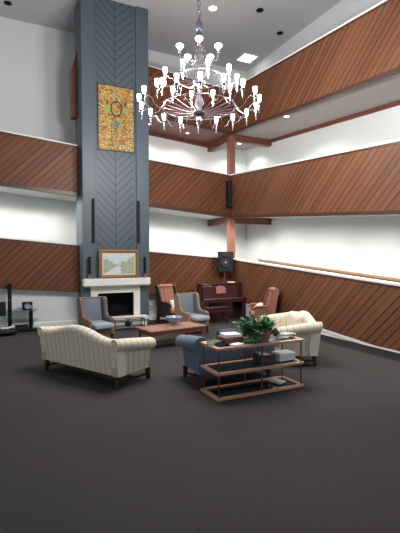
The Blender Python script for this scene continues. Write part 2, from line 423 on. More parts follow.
# ------------------------------------------------------------------ fireplace with chimney
FX = -4.125
fp = thing('fireplace', 'tall slate blue chimney with white mantel and black fire opening', 'fireplace', (0,0,0))
XL_, XR_ = -5.08, -3.12; YF = -.5
def chim():
    bm = BM()
    # body with the recess for the firebox
    box(bm, XL_, -4.68, YF, .5, 0, CEIL-.001); box(bm, -3.60, XR_, YF, .5, 0, CEIL-.001)
    box(bm, -4.68, -3.60, YF, .5, 1.0, CEIL-.001); box(bm, -4.68, -3.60, YF+.55, .5, 0, 1.0)
    return bm
# the chimney passes through the ramp fronts it stands against
obj('chimney_breast', chim(), 'slate', fp)
obj('chevron_panel', one(box, -4.66, -3.59, YF-.012, YF, 1.43, CEIL-.002), 'chevron', fp)
for (a, b) in ((-5.08, -4.74), (-3.51, -3.12)):
    obj('pilaster', one(rbox, a, b, YF-.06, YF, 1.43, CEIL-.003, .012, 2), 'slate', fp)
bm = BM(); rbox(bm, -5.09, -3.16, YF-.27, YF-.001, 1.22, 1.42, .012, 2); rbox(bm, -5.06, -3.19, YF-.23, YF-.001, 1.19, 1.22, .008, 2)
obj('mantel_shelf', bm, 'white', fp)
bm = BM(); box(bm, -4.87, -4.67, YF-.06, YF, .0, 1.19); box(bm, -3.61, -3.42, YF-.06, YF, .0, 1.19); box(bm, -4.67, -3.61, YF-.06, YF, .99, 1.19)
obj('surround', bm, 'white', fp)
bm = BM(); box(bm, -4.68, -3.60, YF+.45, YF+.50, .3, 1.0); box(bm, -4.68, -4.64, YF, YF+.5, .3, 1.0); box(bm, -3.64, -3.60, YF, YF+.5, .3, 1.0); box(bm, -4.68, -3.6, YF, YF+.5, .96, 1.0); box(bm, -4.68, -3.6, YF, YF+.5, .27, .33)
obj('firebox', bm, 'soot', fp)
bm = BM(); rbox(bm, -4.98, -3.27, YF-.42, YF-.061, .21, .31, .012, 2); box(bm, -4.93, -3.31, YF-.36, YF-.061, 0, .21)
obj('hearth', bm, 'white', fp)
bm = BM()
for k in range(7): tube(bm, [(-4.42+.1*k, YF+.12, .40), (-4.42+.1*k, YF+.36, .40)], .012, 6)
for s in (-4.42, -3.82): tube(bm, [(s, YF+.14, .33), (s, YF+.14, .42)], .012, 6); tube(bm, [(s, YF+.34, .33), (s, YF+.34, .42)], .012, 6)
obj('grate', bm, 'blackmetal', fp)
for x in (-4.79, -3.465):
    lab = 'narrow black column speaker on the left of the chimney' if x < -4 else 'narrow black column speaker on the right of the chimney'
    t = thing('column_speaker', lab, 'speaker', (x, YF-.06, 2.45), 0, 'slim speakers on the chimney')
    y0 = 0. if x < -4.78 and False else 0.
    obj('cabinet', one(rbox, -.034, .034, -.07, .0, 0, 1.24, .008, 2), 'blackplastic', t)
    obj('grille', one(box, -.026, .026, -.076, -.069, .02, 1.22), 'grille', t)
# stained glass panel
sg = thing('stained_glass_panel', 'amber stained glass panel with dark wreath hung high on the chimney', 'stained glass', (FX+.03, YF-.012, 5.12))
obj('glass', one(box, -.515, .515, -.03, -.002, 0, 1.83), 'stained', sg)
bm = BM()
for a in (-.535, .515): box(bm, a, a+.02, -.05, -.001, -.02, 1.85)
for z in (-.02, 1.83): box(bm, -.535, .535, -.05, -.001, z, z+.02)
obj('frame', bm, 'lead', sg)
bm = BM(); box(bm, -.515, .515, -.036, -.03, .62, .632); box(bm, -.515, .515, -.036, -.03, .30, .308); box(bm, -.515, .515, -.036, -.03, 1.0, 1.012)
box(bm, -.006, .006, -.036, -.03, 0, .5)
obj('lead_bars', bm, 'lead', sg)
bm = BM(); torus(bm, (0, -.035, 0), .155, .018, 28, 6, 'y'); bmesh.ops.transform(bm, matrix=Matrix.Translation((0,0,1.20)) @ Matrix.Diagonal((1,1,1.35,1)), verts=bm.verts[:])
for s in (-1, 1):
    lathe(bm, [(.001,-.07),(.035,-.02),(.02,.03),(.001,.08)], (s*.26, -.036, 1.36), 8); tube(bm, [(s*.05, -.035, 1.05), (s*.1, -.035, .98)], .01, 6)
obj('wreath', bm, 'lead', sg)
obj('teal_inset', one(rbox, -.08, .08, -.042, -.029, .67, .85, .01, 2), 'teal', sg)
for s in (-1, 1): obj('leaf_inset', one(lathe, [(.002,-.008),(.09,-.006),(.09,.0),(.002,.002)], (s*.27, -.032, 1.16), 10, 'y'), 'greenglass', sg)
# landscape painting
pt = thing('framed_painting', 'pastel landscape painting in a gilt frame leaning on the mantel', 'painting', (-4.08, YF-.16, 1.42))
bm = BM()
for p in range(2):
    o_, w_ = (0, .10) if p == 0 else (.03, .04)
    y0, y1 = (-.03, .035) if p == 0 else (-.05, -.02)
    W_, H_ = .585-o_, .83-2*o_; z0 = o_
    rbox(bm, -W_, -W_+w_, y0, y1, z0, z0+H_, .01, 2); rbox(bm, W_-w_, W_, y0, y1, z0, z0+H_, .01, 2)
    rbox(bm, -W_+w_, W_-w_, y0, y1, z0, z0+w_, .01, 2); rbox(bm, -W_+w_, W_-w_, y0, y1, z0+H_-w_, z0+H_, .01, 2)
obj('frame', bm, 'gold', pt)
bm = BM()
for a, b, c, d in ((-.485,-.455,.10,.73), (.455,.485,.10,.73), (-.455,.455,.10,.13), (-.455,.455,.70,.73)): box(bm, a, b, -.02, -.005, c, d)
obj('liner', bm, 'cream', pt)
obj('canvas', one(box, -.455, .455, -.01, .01, .13, .70), 'landscape', pt)
# candle stands on the mantel
def candle_stand(x, lab):
    t = thing('candle_stand', lab, 'candle holder', (x, YF-.17, 1.42), 0, 'candle holders on the mantel')
    obj('base', one(lathe, [(.06,0),(.065,.015),(.05,.05),(.03,.08),(.05,.12),(.02,.13)], seg=14), 'tan', t, True)
    prof = [(.02,.13)]
    for k in range(5):
        z = .14+.085*k; prof += [(.022,z),(.05,z+.022),(.05,z+.045),(.022,z+.07)]
    obj('stem', one(lathe, prof+[(.02,.57)], seg=14), 'blackmetal', t, True)
    obj('cup', one(lathe, [(.02,.57),(.05,.585),(.045,.62),(.01,.622)], seg=14), 'blackmetal', t, True)
candle_stand(-4.92, 'dark beaded candle holder at the left end of the mantel')
candle_stand(-3.30, 'dark beaded candle holder at the right end of the mantel')
# black fender / low metal stand in front of hearth
fs = thing('hearth_stand', 'low black wire stand in front of the white hearth', 'hearth stand', (-3.95, -1.18, 0))
bm = BM()
for x in (-.42, .42):
    for y in (-.14, .14): tube(bm, [(x, y, 0), (x, y, .30)], .012, 6)
for z in (.30, .10):
    tube(bm, [(-.42,-.14,z),(.42,-.14,z)], .011, 6); tube(bm, [(-.42,.14,z),(.42,.14,z)], .011, 6)
    tube(bm, [(-.42,-.14,z),(-.42,.14,z)], .011, 6); tube(bm, [(.42,-.14,z),(.42,.14,z)], .011, 6)
obj('frame', bm, 'blackmetal', fs)
obj('shelf', one(box, -.42, .42, -.14, .14, .095, .108), 'glass', fs)
k = thing('kettle', 'small black kettle standing in the wire stand by the hearth', 'kettle', (-3.97, -1.18, .109))
obj('body', one(lathe, [(.06,0),(.09,.03),(.095,.08),(.06,.13),(.02,.15),(.018,.17),(.005,.175)], seg=16), 'blackmetal', k, True)
obj('spout', one(tube, [(.08,0,.06),(.13,0,.10),(.15,0,.13)], [.02,.014,.01], 8), 'blackmetal', k, True)
obj('handle', one(tube, [(-.06*cos(a), 0, .12+.09*sin(a)) for a in [i*pi/8 for i in range(9)]], .008, 6), 'blackmetal', k, True)

# ------------------------------------------------------------------ ceiling fixtures
def ceiling_panel(x, y, s, lab):
    t = thing('ceiling_light', lab, 'ceiling light', (x, y, CEIL), 0)
    bm = BM()
    for a in (-s, s-.03): box(bm, a, a+.03, -s, s, -.04, 0)
    for a in (-s, s-.03): box(bm, -s+.03, s-.03, a, a+.03, -.04, 0)
    obj('frame', bm, 'capwhite', t)
    obj('diffuser', one(box, -s+.03, s-.03, -s+.03, s-.03, -.025, -.001), 'panel_light', t)
ceiling_panel(1.15, .72, .30, 'square white ceiling light panel above the far corner landing')
def downlight(x, y, z, lab, r=.09, mat='can_light', power=0., ang=110, col=(1,.95,.88), group='recessed downlights'):
    t = thing('downlight', lab, 'downlight', (x, y, z), 0, group)
    obj('trim_ring', one(lambda bm: torus(bm, (0,0,-.004), r+.015, .015, 24, 6)), 'capwhite', t, True)
    obj('lens', one(lathe, [(r+.004,-.001),(r,-.010),(r*.6,-.018),(.005,-.02)], seg=20), mat, t, True)
    if power:
        l = bpy.data.lights.new('downlight_beam', 'SPOT'); l.energy = power; l.spot_size = radians(ang); l.spot_blend = .5; l.shadow_soft_size = .08; l.color = col
        lo = bpy.data.objects.new('downlight_beam', l); C.objects.link(lo); lo.parent = t; lo.location = (0, 0, -.05)
downlight(-1.41, -1.44, CEIL, 'warm round ceiling downlight above the chandelier chain', .12, 'can_warm', 0)
GRP_L, GRP_R = 'downlights under the left ramps', 'downlights under the right ramps'
downlight(.30, -2.74, ZA[0]-2.74*TR-.022, 'bright round downlight under the topmost right ramp, right of the chandelier', .07, power=110, ang=150, group=None)
downlight(.95, .95, ZA[0]-.022, 'round downlight under the topmost corner landing', .07, power=70, ang=140, group=None)
downlight(.45, .45, ZB[0]-.022, 'round downlight under the middle corner landing', .06, power=60, ang=140, group=None)
for x in (-.9, -2.6, -5.8, -7.6, -9.6):
    downlight(x, .20, ZB[0]-x*TL-.022, 'small downlight tucked behind the lower edge of the middle left parapet', .04, power=115, ang=172, group=GRP_L)
for y in (-1.0, -2.9, -4.8, -6.7, -8.8):
    downlight(.20, y, ZB[0]+y*TR-.022, 'small downlight tucked behind the lower edge of the middle right parapet', .04, power=115, ang=172, group=GRP_R)
for x in (-1.2, -2.6):
    downlight(x, .9, ZA[0]-x*TL-.022, 'small downlight under the topmost left ramp behind the chandelier', .05, power=60, ang=150, group='downlights under the topmost left ramp')
downlight(.30, -8.6, ZA[0]-8.6*TR-.022, 'round downlight under the topmost right ramp at its near end', .07, power=110, ang=150, group=None)
def sprinkler(x, y, lab):
    t = thing('ceiling_vent', lab, 'ceiling fixture', (x, y, CEIL), 0, 'dark round ceiling fixtures')
    obj('plate', one(lathe, [(.11,-.0005),(.11,-.015),(.08,-.02),(.005,-.02)], seg=18), 'blackplastic', t, True)
    obj('cap', one(lathe, [(.05,-.02),(.045,-.05),(.005,-.055)], seg=14), 'blackplastic', t, True)
sprinkler(1.22, -1.18, 'dark round ceiling fixture on the right, left of the topmost parapet')
sprinkler(-6.88, .91, 'dark round ceiling fixture in the upper left corner')
sprinkler(-.1, -1.96, 'small dark round ceiling fixture right of the warm downlight')

# ------------------------------------------------------------------ chandelier
CHX, CHY = -3.905, -5.66
ch = thing('chandelier', 'large silver tiered chandelier of glowing candle lamps on a chain', 'chandelier', (CHX, CHY, 0))
bm = BM()
z = 6.28; i = 0
while z < CEIL-.12:
    # alternate oval links
    pts = []
    for k in range(11):
        a = 2*pi*k/10; pts.append((.028*cos(a) if i%2 else 0, 0 if i%2 else .028*cos(a), z+.055+.055*sin(a)))
    tube(bm, pts, .009, 5, False); z += .088; i += 1
obj('chain', bm, 'chainmetal', ch)
obj('ceiling_rose', one(lathe, [(.14,CEIL-.001),(.14,CEIL-.02),(.08,CEIL-.06),(.02,CEIL-.09),(.015,CEIL-.13)], seg=20), 'hubmetal', ch, True)
obj('column', one(lathe, [(.01,4.42),(.03,4.45),(.05,4.50),(.03,4.54),(.035,4.6),(.035,4.7),(.05,4.75),(.09,4.83),(.05,4.93),(.03,5.0),(.03,5.1),(.07,5.2),(.085,5.28),(.04,5.38),(.03,5.5),(.07,5.6),(.08,5.67),(.04,5.76),(.028,5.9),(.055,6.0),(.06,6.06),(.03,6.12),(.02,6.2),(.035,6.25),(.01,6.3)], seg=18), 'whitemetal', ch, True)
obj('canopy_cap', one(lathe, [(.05,6.13),(.065,6.16),(.06,6.26),(.03,6.30),(.012,6.31)], seg=18), 'chainmetal', ch, True)
def wheel(name, R, zr, zh, n):
    bm = BM(); torus(bm, (0,0,zr), R, .010, 48, 6)
    for k in range(n):
        a = 2*pi*(k+.5)/n
        tube(bm, [(.10*cos(a), .10*sin(a), zh), (.5*R*cos(a), .5*R*sin(a), zh+.3*(zr-zh)), (R*cos(a), R*sin(a), zr)], .0048, 5)
    obj(name, bm, 'whitemetal', ch, True)
    obj('hub', one(lathe, [(.02,zh-.05),(.10,zh-.03),(.12,zh),(.10,zh+.03),(.03,zh+.05)], seg=20), 'hubmetal', ch, True)
wheel('lower_wheel', .66, 4.74, 4.64, 22)
wheel('upper_wheel', .42, 5.26, 5.20, 14)
def lamp(R, zb, a, R0, z0, globe=False):
    """one arm: S curve from the wheel to the candle, its candle tube and lit glass; zb is the middle of the glass"""
    c_, s_ = cos(a), sin(a)
    P = lambda r, z: (r*c_, r*s_, z)
    zt = zb-.10
    L = R-R0
    if not globe:
        pts = [P(R0, z0), P(R0+.12*L, z0-.09), P(R0+.32*L, z0-.15), P(R0+.52*L, z0-.10), P(R0+.66*L, zt-.02), P(R0+.82*L, zt+.02), P(R0+.94*L, zt-.04), P(R, zt-.10)]
    else:
        pts = [P(R0, z0), P(R0+.3*L, z0-.12), P(R0+.6*L, z0-.16), P(R-.01, zt-.16), P(R, zt-.10)]
    ar = obj('arm', one(tube, pts, .0055, 6), 'whitemetal', ch, True)
    cnd = BM(); lathe(cnd, [(.002,zt-.18),(.010,zt-.16),(.006,zt-.14),(.017,zt-.12),(.017,zt-.03),(.03,zt-.02),(.034,zt),(.015,zt+.02)], P(R, 0), 10)
    obj('candle', cnd, 'silver', ar, True)
    b = BM()
    if globe: lathe(b, [(.02,zb-.07),(.04,zb-.045),(.066,zb-.015),(.068,zb),(.05,zb+.02),(.028,zb+.03),(.005,zb+.033)], P(R, 0), 14)
    else: lathe(b, [(.020,zb-.075),(.030,zb-.05),(.036,zb+.01),(.038,zb+.04),(.005,zb+.045)], P(R, 0), 12)
    obj('bulb', b, 'bulb', ar, True)
cam_yaw = math.atan2(-12.491-CHY, -7.2-CHX)      # direction from chandelier to the viewer
for k in range(18): lamp(1.08, 4.86, cam_yaw + 2*pi*(k+.05)/18, .66, 4.74)
for k in range(10): lamp(.68, 5.26, cam_yaw + pi + 2*pi*(k+.35)/10, .42, 5.26)
for k in range(5): lamp(.36, 5.80, cam_yaw + 2*pi*k/5, .06, 5.72, True)
for k in range(12):
    a = 2*pi*k/12
    for (r, z0) in ((.16, 5.5), (.12, 5.75)):
        bm = BM(); tube(bm, [(r*cos(a), r*sin(a), z0-.06), (r*cos(a), r*sin(a), z0-.03), (r*cos(a), r*sin(a), z0), (r*cos(a), r*sin(a), z0+.05), (.05*cos(a), .05*sin(a), z0+.12)], [.001,.012,.006,.004,.004], 6)
        obj('drop', bm, 'silver', ch, True)
for k in range(6):
    a = 2*pi*k/6+.3
    l = bpy.data.lights.new('chandelier_glow', 'POINT'); l.energy = 155; l.shadow_soft_size = .12; l.color = (1, .95, .93)
    lo = bpy.data.objects.new('chandelier_glow', l); C.objects.link(lo); lo.parent = ch; lo.location = (.88*cos(a), .88*sin(a), 5.06)

# ------------------------------------------------------------------ sofas
def sofa(label, loc, rz, W, D, fx, fy, h_end=.78, h_mid=.93, arm_h=.66, ncush=2, seat='cream', R=.095):
    t = thing('sofa', label, 'sofa', loc, rz, None)
    h2 = D/2
    # back
    secs = []
    n = 36; Wb = W/2-.05
    for i in range(n+1):
        x = -Wb+2*Wb*i/n; u = abs(x)/Wb
        h = h_end+(h_mid-h_end)*(.5+.5*cos(pi*min(1, u/.84)))
        h += .02*max(0, (u-.82)/.18)
        lean = .07
        yo0, yo1 = h2-.05, h2-.05+lean
        yi0, yi1 = h2-.20, h2-.20+lean*.9
        s = [(x, yo0, .20), (x, yo0+(lean)*.45, h*.55), (x, yo1, h-.09)]
        cy = (yo1+yi1)/2; r = (yo1-yi1)/2+.015
        for q in range(7):
            a = -.15+q*(pi+.3)/6; s.append((x, cy+r*cos(a), h-.085+.085*sin(a)+(.0)))
        s += [(x, yi1, h-.09), (x, yi0-.02, .42), (x, yi0, .20)]
        secs.append(s)
    bm = BM(); loft(bm, secs); obj('backrest', bm, fx, t, True)
    # arms
    for sgn in (-1, 1):
        prof = [(-.075,.20), (-.075,.50), (-.08,.58)]
        cx, cz = .02+(R-.095)*.5, arm_h
        for q in range(13):
            a = radians(180-q*20.5); prof.append((cx+R*cos(a), cz+R*sin(a)))
        prof += [(.02,.52), (.015,.20)]
        secs = []
        for y, sc in ((h2-.03, .9), (h2-.06, 1.), (h2*.3, 1.), (-h2*.5, 1.0), (-h2+.09, 1.02), (-h2+.05, .93)):
            s = []
            for (px, pz) in prof:
                q = (pz-cz); xx = cx+(px-cx)*(sc if pz > .56 else 1); zz = cz+(q*sc if pz > .56 else q)
                yy = y
                if y < 0: yy = y + .13*max(0, (.60-pz))/.4*(-y/h2)
                if y > .3*h2: yy = y + .05*(pz-.2)/.5 
                s.append((sgn*(W/2-.10+xx), yy, zz + (.055*(y/h2) if pz > .56 else 0)))
            secs.append(s)
        bm = BM(); loft(bm, secs); obj('arm', bm, fy, t, True)
    # seat base and cushions
    obj('seat_base', one(rbox, -W/2+.18, W/2-.18, -h2+.10, h2-.20, .20, .34, .02, 2), fx, t, True)
    w = (W-.38)/ncush
    for k in range(ncush):
        a = -W/2+.19+w*k
        obj('seat_cushion', one(rbox, a+.004, a+w-.004, -h2+.06, h2-.21, .342, .48, .045, 3), seat, t, True)
    # legs and stretchers
    for sx in (-1, 1):
        for sy in (-1, 1):
            x, y = sx*(W/2-.12), sy*(h2-.10)
            if sy < 0: y += .03
            obj('leg', one(loft, [[(x-a, y-a+b, z), (x+a, y-a+b, z), (x+a, y+a+b, z), (x-a, y+a+b, z)] for z, a, b in ((0,.026,.02*sy),(.205,.036,0))]), 'darkwood', t)
        x = sx*(W/2-.12)
        obj('stretcher', one(box, x-.016, x+.016, -h2+.10, h2-.11, .075, .115), 'darkwood', t)
    obj('stretcher', one(box, -W/2+.13, W/2-.13, -.02, .02, .078, .112), 'darkwood', t)
    return t
s1 = sofa('cream striped camelback sofa on the left, seen from behind', (-5.70, -5.22, 0), radians(117.9), 2.10, .88, 'stripe_x', 'stripe_y', .77, .91, .65)
s2 = sofa('cream striped sofa on the right, turned sideways in front of the boarded wall', (-1.98, -5.72, 0), radians(-112), 1.62, .86, 'yellow_x', 'yellow_y', .81, .94, .69, 1)
obj('back_cushion', one(rbox, -.12, .64, .03, .215, .485, .935, .085, 4), 'cream', s2, True)
s3 = sofa('slate blue rolled arm loveseat backed against the glass shelf table', (-3.72, -6.33, 0), radians(180), 1.52, .82, 'blue', 'blue', .70, .73, .64, 2, 'blue', .118)
# ------------------------------------------------------------------ wing chairs
def wing_chair(label, loc, rz, inner, outer, edge, seatm, group, H=1.05, W=.76, tuft=False, legm='darkwood', pillow=True):
    t = thing('wing_chair', label, 'armchair', loc, rz, group)
    hw = W/2
    # wings with arms
    side = [(.34,.20),(.42,H-.03),(.36,H),(.25,H-.005),(.19,H-.05),(.155,.82),(.125,.67),(.07,.595),(-.03,.57),(-.21,.56),(-.27,.52),(-.27,.20)]
    ins = [(.30,.30),(.36,H-.03),(.26,H-.025),(.205,H-.065),(.172,.81),(.14,.655),(.08,.58),(-.02,.555),(-.20,.545),(-.25,.505),(-.25,.30)]
    for s in (-1, 1):
        bm = BM()
        flare = lambda z: .02*max(0, (z-.45))/.6
        def slab(poly, xa, xb):
            A = [bm.verts.new((s*(xa+flare(p[1])), p[0], p[1])) for p in poly]; B = [bm.verts.new((s*(xb+flare(p[1])), p[0], p[1])) for p in poly]
            bm.faces.new(A); bm.faces.new(B[::-1]); n = len(poly)
            for i in range(n): bm.faces.new((A[i], A[(i+1)%n], B[(i+1)%n], B[i]))
        slab(side, hw-.05, hw)
        tube(bm, [(s*(hw-.03), .08, .59), (s*(hw-.03), -.04, .56), (s*(hw-.03), -.20, .55), (s*(hw-.03), -.285, .52)], [.026,.03,.032,.028], 10)
        w = obj('wing', bm, edge, t)
        bm = BM(); slab(ins, hw-.075, hw-.059); obj('wing_lining', bm, inner, w)
    # back
    tilt = Matrix.Translation((0, .26, .40)) @ Matrix.Rotation(radians(-9), 4, 'X')
    obj('back_shell', one(rbox, -hw+.03, hw-.03, .06, .12, -.18, H-.40, .02, 2, tilt), outer, t, True)
    bm = BM(); rbox(bm, -hw+.03, hw-.03, -.03, .07, H-.435, H-.39, .02, 3, tilt); obj('top_rail', bm, edge, t, True)
    bm = BM(); rbox(bm, -hw+.085, hw-.085, -.05, .06, .02, H-.43, .04, 3, tilt); bk = obj('backrest', bm, inner, t, True)
    if tuft:
        bm = BM()
        for r in range(5):
            for c in range(-1, 2):
                p = tilt @ Vector(((c+(.5 if r%2 else 0))*.17-(.0 if r%2 else 0), -.052, .12+r*.105))
                if abs(p.x) < hw-.12: lathe(bm, [(.003,-.008),(.016,-.004),(.016,.004),(.003,.008)], p, 8, 'y')
        obj('buttons', bm, outer, bk)
        bm = BM()
        for k in range(6): rbox(bm, -hw+.095, hw-.095, -.075, .0, .04+.1*k, .135+.1*k, .035, 3, tilt)
        obj('padding', bm, inner, bk, True)
    obj('seat_base', one(rbox, -hw+.04, hw-.04, -.33, .34, .20, .35, .02, 2), edge, t, True)
    obj('seat_cushion', one(rbox, -hw+.085, hw-.085, -.45, .28, .352, .48, .045, 3), seatm, t, True)
    for sx in (-1, 1):
        for sy in (-1, 1):
            x, y = sx*(hw-.09), (-.28 if sy < 0 else .28)
            obj('leg', one(loft, [[(x-a+b*sx, y-a+b*sy, z), (x+a+b*sx, y-a+b*sy, z), (x+a+b*sx, y+a+b*sy, z), (x-a+b*sx, y+a+b*sy, z)] for z, a, b in ((0,.022,.03),(.1,.02,.012),(.205,.035,0))]), legm, t)
    return t
G1, G2 = 'blue wing chairs', 'salmon wing chairs'
wing_chair('grey blue wing chair with tan edges left of the black fire opening', (-5.09, -2.45, 0), radians(12), 'bluechair', 'tan', 'tan', 'blueseat', G1, 1.05, .65)
wing_chair('grey blue wing chair with tan edges beside the dark piano', (-2.53, -2.40, 0), radians(12), 'bluechair', 'tanpale', 'tanpale', 'blueseat', G1, 1.04, .66)
def tall_chair(label, loc, rz, frame, side, group, H=1.18, W=.66):
    t = thing('tall_armchair', label, 'armchair', loc, rz, group)
    hw = W/2
    # padded back: a thick slab that leans back and rolls over at the top
    line = [(.10,.40),(.155,.60),(.21,.80),(.265,1.0),(.29,H-.05)]
    def back(bm, x0, x1, t0, t1, roll):
        prof = [(y-t0, z) for y, z in line]
        if roll: prof += [(.29-t0-.035, H-.03), (.30-t0-.02, H+.005), (.33-.03, H+.03), (.355, H+.015), (.36, H-.03)]
        prof += [(y+t1, z) for y, z in line[::-1]]
        prism(bm, prof, 'x', x0, x1)
    bm = BM()
    for k in range(4):
        a = -hw+.075+k*(W-.15)/4; back(bm, a+.002, a+(W-.15)/4-.002, .05+.012*(k in (1, 2)), .045, True)
    b = obj('backrest', bm, 'orange', t)
    for r in range(5):
        for c in range(3):
            z = .52+.13*r; y = .10+(z-.40)*.275-.066
            obj('button', one(lathe, [(.004,-.012),(.016,-.006),(.016,.01),(.004,.012)], ((c-1)*.127, y, z), 8, 'y'), side, b)
    bm = BM(); back(bm, -hw+.07, hw-.07, -.046, .06, False); obj('back_panel', bm, side, t)
    for s_ in (-1, 1):
        bm = BM(); prof = [(.30,.0),(.23,.0),(.10,.38),(.03,.60),(.10,.82),(.16,1.0),(.20,H-.04),(.25,H+.01),(.36,H),(.36,H-.08),(.30,.80),(.24,.40),(.335,.0)]
        prism(bm, prof, 'x', s_*hw-.025 if s_ > 0 else -hw-.025, s_*hw+.03 if s_ > 0 else -hw+.03)
        obj('back_post', bm, frame, t)
        obj('armrest', one(tube, [(s_*hw, .06, .66), (s_*hw, -.12, .645), (s_*hw, -.30, .64), (s_*hw, -.37, .60), (s_*hw, -.36, .56)], [.025,.032,.036,.032,.02], 10), frame, t, True)
        bm = BM(); prism(bm, [(-.30,.20),(.16,.20),(.07,.62),(-.29,.60)], 'x', s_*(hw-.012)-.012, s_*(hw-.012)+.012); obj('side_panel', bm, side, t)
        obj('leg', one(loft, [[(s_*(hw-.01)-q, -.30-q, z), (s_*(hw-.01)+q, -.30-q, z), (s_*(hw-.01)+q, -.30+q, z), (s_*(hw-.01)-q, -.30+q, z)] for z, q in ((0,.018),(.2,.026),(.60,.022))]), frame, t)
    obj('seat_frame', one(rbox, -hw+.03, hw-.03, -.32, .16, .24, .33, .015, 2), frame, t)
    obj('seat_cushion', one(rbox, -hw+.04, hw-.04, -.36, .12, .332, .47, .04, 3), 'orange', t, True)
    return t
tall_chair('tufted salmon armchair with dark sides between the fireplace and the piano', (-2.44, -.62, 0), radians(18), 'darkwood', 'brownleather', G2, 1.15)
tall_chair('tufted salmon armchair seen from the side right of the piano', (-.40, -2.62, 0), radians(-112), 'postwood', 'brownfabric', G2, 1.13)
def pillow(name, label, cat, loc, rot, sx, sy, sz, mat):
    bm = BM(); n = 12
    for s in (1, -1):
        g = [[None]*(n+1) for _ in range(n+1)]
        for i in range(n+1):
            for j in range(n+1):
                u, v = 2*i/n-1, 2*j/n-1
                h = ((1-u*u)*(1-v*v))**.42
                g[i][j] = bm.verts.new((u*sx*(1-.06*(1-v*v)*0-.05*v*v*u*u), v*sy*(1-.05*u*u*v*v), s*h*sz))
        for i in range(n):
            for j in range(n): bm.faces.new((g[i][j], g[i+1][j], g[i+1][j+1], g[i][j+1]))
    bmesh.ops.remove_doubles(bm, verts=bm.verts[:], dist=1e-4)
    o = obj(name, bm, mat, None, True); o.location = loc; o.rotation_euler = rot
    return tag(o, label, cat)
pillow('cushion', 'small white cushion on the tufted salmon chair between fireplace and piano', 'cushion', (-2.35, -.80, .60), (radians(62), 0, radians(18)), .20, .14, .06, 'linen')
pillow('cushion', 'small white cushion on the salmon chair right of the piano', 'cushion', (-.54, -2.56, .62), (radians(35), 0, radians(-112)), .17, .14, .06, 'linen')

pillow('cushion', 'slate blue cushion rising above the loveseat between the books and the ivy', 'cushion', (-3.52, -5.98, .60), (radians(70), 0, radians(172)), .21, .16, .07, 'blue')

# ------------------------------------------------------------------ coffee table and bowl
ct = thing('coffee_table', 'long reddish wood coffee table in the middle of the seats', 'coffee table', (-3.60, -3.52, 0), radians(9))
rbL, rbW = .75, .38
bm = BM()
for a, b, c, d in ((-rbL, rbL, -rbW, -rbW+.09), (-rbL, rbL, rbW-.09, rbW), (-rbL, -rbL+.09, -rbW+.09, rbW-.09), (rbL-.09, rbL, -rbW+.09, rbW-.09)): rbox(bm, a, b, c, d, .385, .425, .01, 2)
obj('top_rim', bm, 'tablewood', ct)
bm = BM()
for k in range(3): box(bm, -.66+.445*k, -.66+.445*k+.43, -.29, .29, .39, .417)
obj('top_panel', bm, 'tablelight', ct)
bm = BM()
for a, b, c, d in ((-.70, .70, -.34, -.315), (-.70, .70, .315, .34), (-.70, -.675, -.315, .315), (.675, .70, -.315, .315)): box(bm, a, b, c, d, .30, .384)
obj('apron', bm, 'tablewood', ct)
for sx in (-1, 1):
    for sy in (-1, 1):
        obj('leg', one(lathe, [(.02,0),(.03,.02),(.03,.05),(.018,.07),(.03,.12),(.034,.16),(.02,.20),(.03,.23),(.038,.25),(.038,.384)], (sx*.66, sy*.30, 0), 12), 'tablewood', ct, True)
obj('shelf_stretcher', one(rbox, -.64, .64, -.02, .02, .08, .115, .005, 1), 'tablewood', ct)
for s in (-1, 1): obj('stretcher', one(rbox, s*.66-.018, s*.66+.018, -.30, .30, .08, .115, .005, 1), 'tablewood', ct)
bw = thing('glass_bowl', 'pale blue glass bowl on the coffee table', 'bowl', (-3.47, -3.36, .4255))
obj('bowl', one(lathe, [(.06,0),(.08,.005),(.055,.03),(.12,.07),(.18,.13),(.205,.185),(.195,.187),(.165,.13),(.10,.085),(.005,.07)], seg=24), 'glassbowl', bw, True)
obj('rim', one(lambda bm: torus(bm, (0,0,.187), .20, .007, 28, 6)), 'glassbowl', bw, True)

# ------------------------------------------------------------------ piano corner
pn = thing('piano', 'dark burgundy upright piano against the boarded wall', 'piano', (-.77, -.72, 0))
w = .735
bm = BM(); box(bm, -w, w, -.02, .24, .0, 1.14); box(bm, -w, -w+.04, -.36, -.02, 0, .66); box(bm, w-.04, w, -.36, -.02, 0, .66)
obj('case', bm, 'piano', pn)
obj('lid', one(rbox, -w-.012, w+.012, -.06, .25, 1.141, 1.18, .008, 2), 'piano', pn)
obj('music_desk', one(rbox, -w+.05, w-.05, -.075, -.021, .82, 1.11, .01, 2), 'piano', pn)
obj('key_bed', one(rbox, -w+.001, w-.001, -.40, -.022, .60, .68, .012, 2), 'piano', pn)
obj('fallboard', one(prism, [(-.08,.72),(-.07,.86),(-.05,.86),(-.04,.72)], 'x', -w+.06, w-.06), 'piano', pn)
bm = BM()
for k in range(48):
    a = -w+.08+k*(2*w-.16)/48; box(bm, a+.001, a+(2*w-.16)/48-.001, -.37, -.12, .681, .70)
keys = obj('white_keys', bm, 'ivory', pn); keys['kind'] = 'stuff'
obj('key_slip', one(rbox, -w+.001, w-.001, -.415, -.38, .66, .725, .008, 2), 'piano', pn)
obj('lower_panel', one(rbox, -w+.05, w-.05, -.045, -.019, .10, .58, .008, 2), 'piano', pn)
for s in (-1, 1):
    obj('leg', one(lathe, [(.035,0),(.045,.03),(.03,.07),(.035,.35),(.045,.5),(.05,.598)], (s*(w-.09), -.34, 0), 12), 'piano', pn, True)
for s in (-.1, 0, .1): obj('pedal', one(rbox, s-.02, s+.02, -.14, -.04, .045, .06, .005, 1), 'gold', pn)
bn = thing('piano_bench', 'dark burgundy bench pushed up to the piano', 'bench', (-1.30, -1.32, 0))
obj('seat', one(rbox, -.44, .44, -.17, .17, .46, .51, .015, 2), 'piano', bn)
bm = BM()
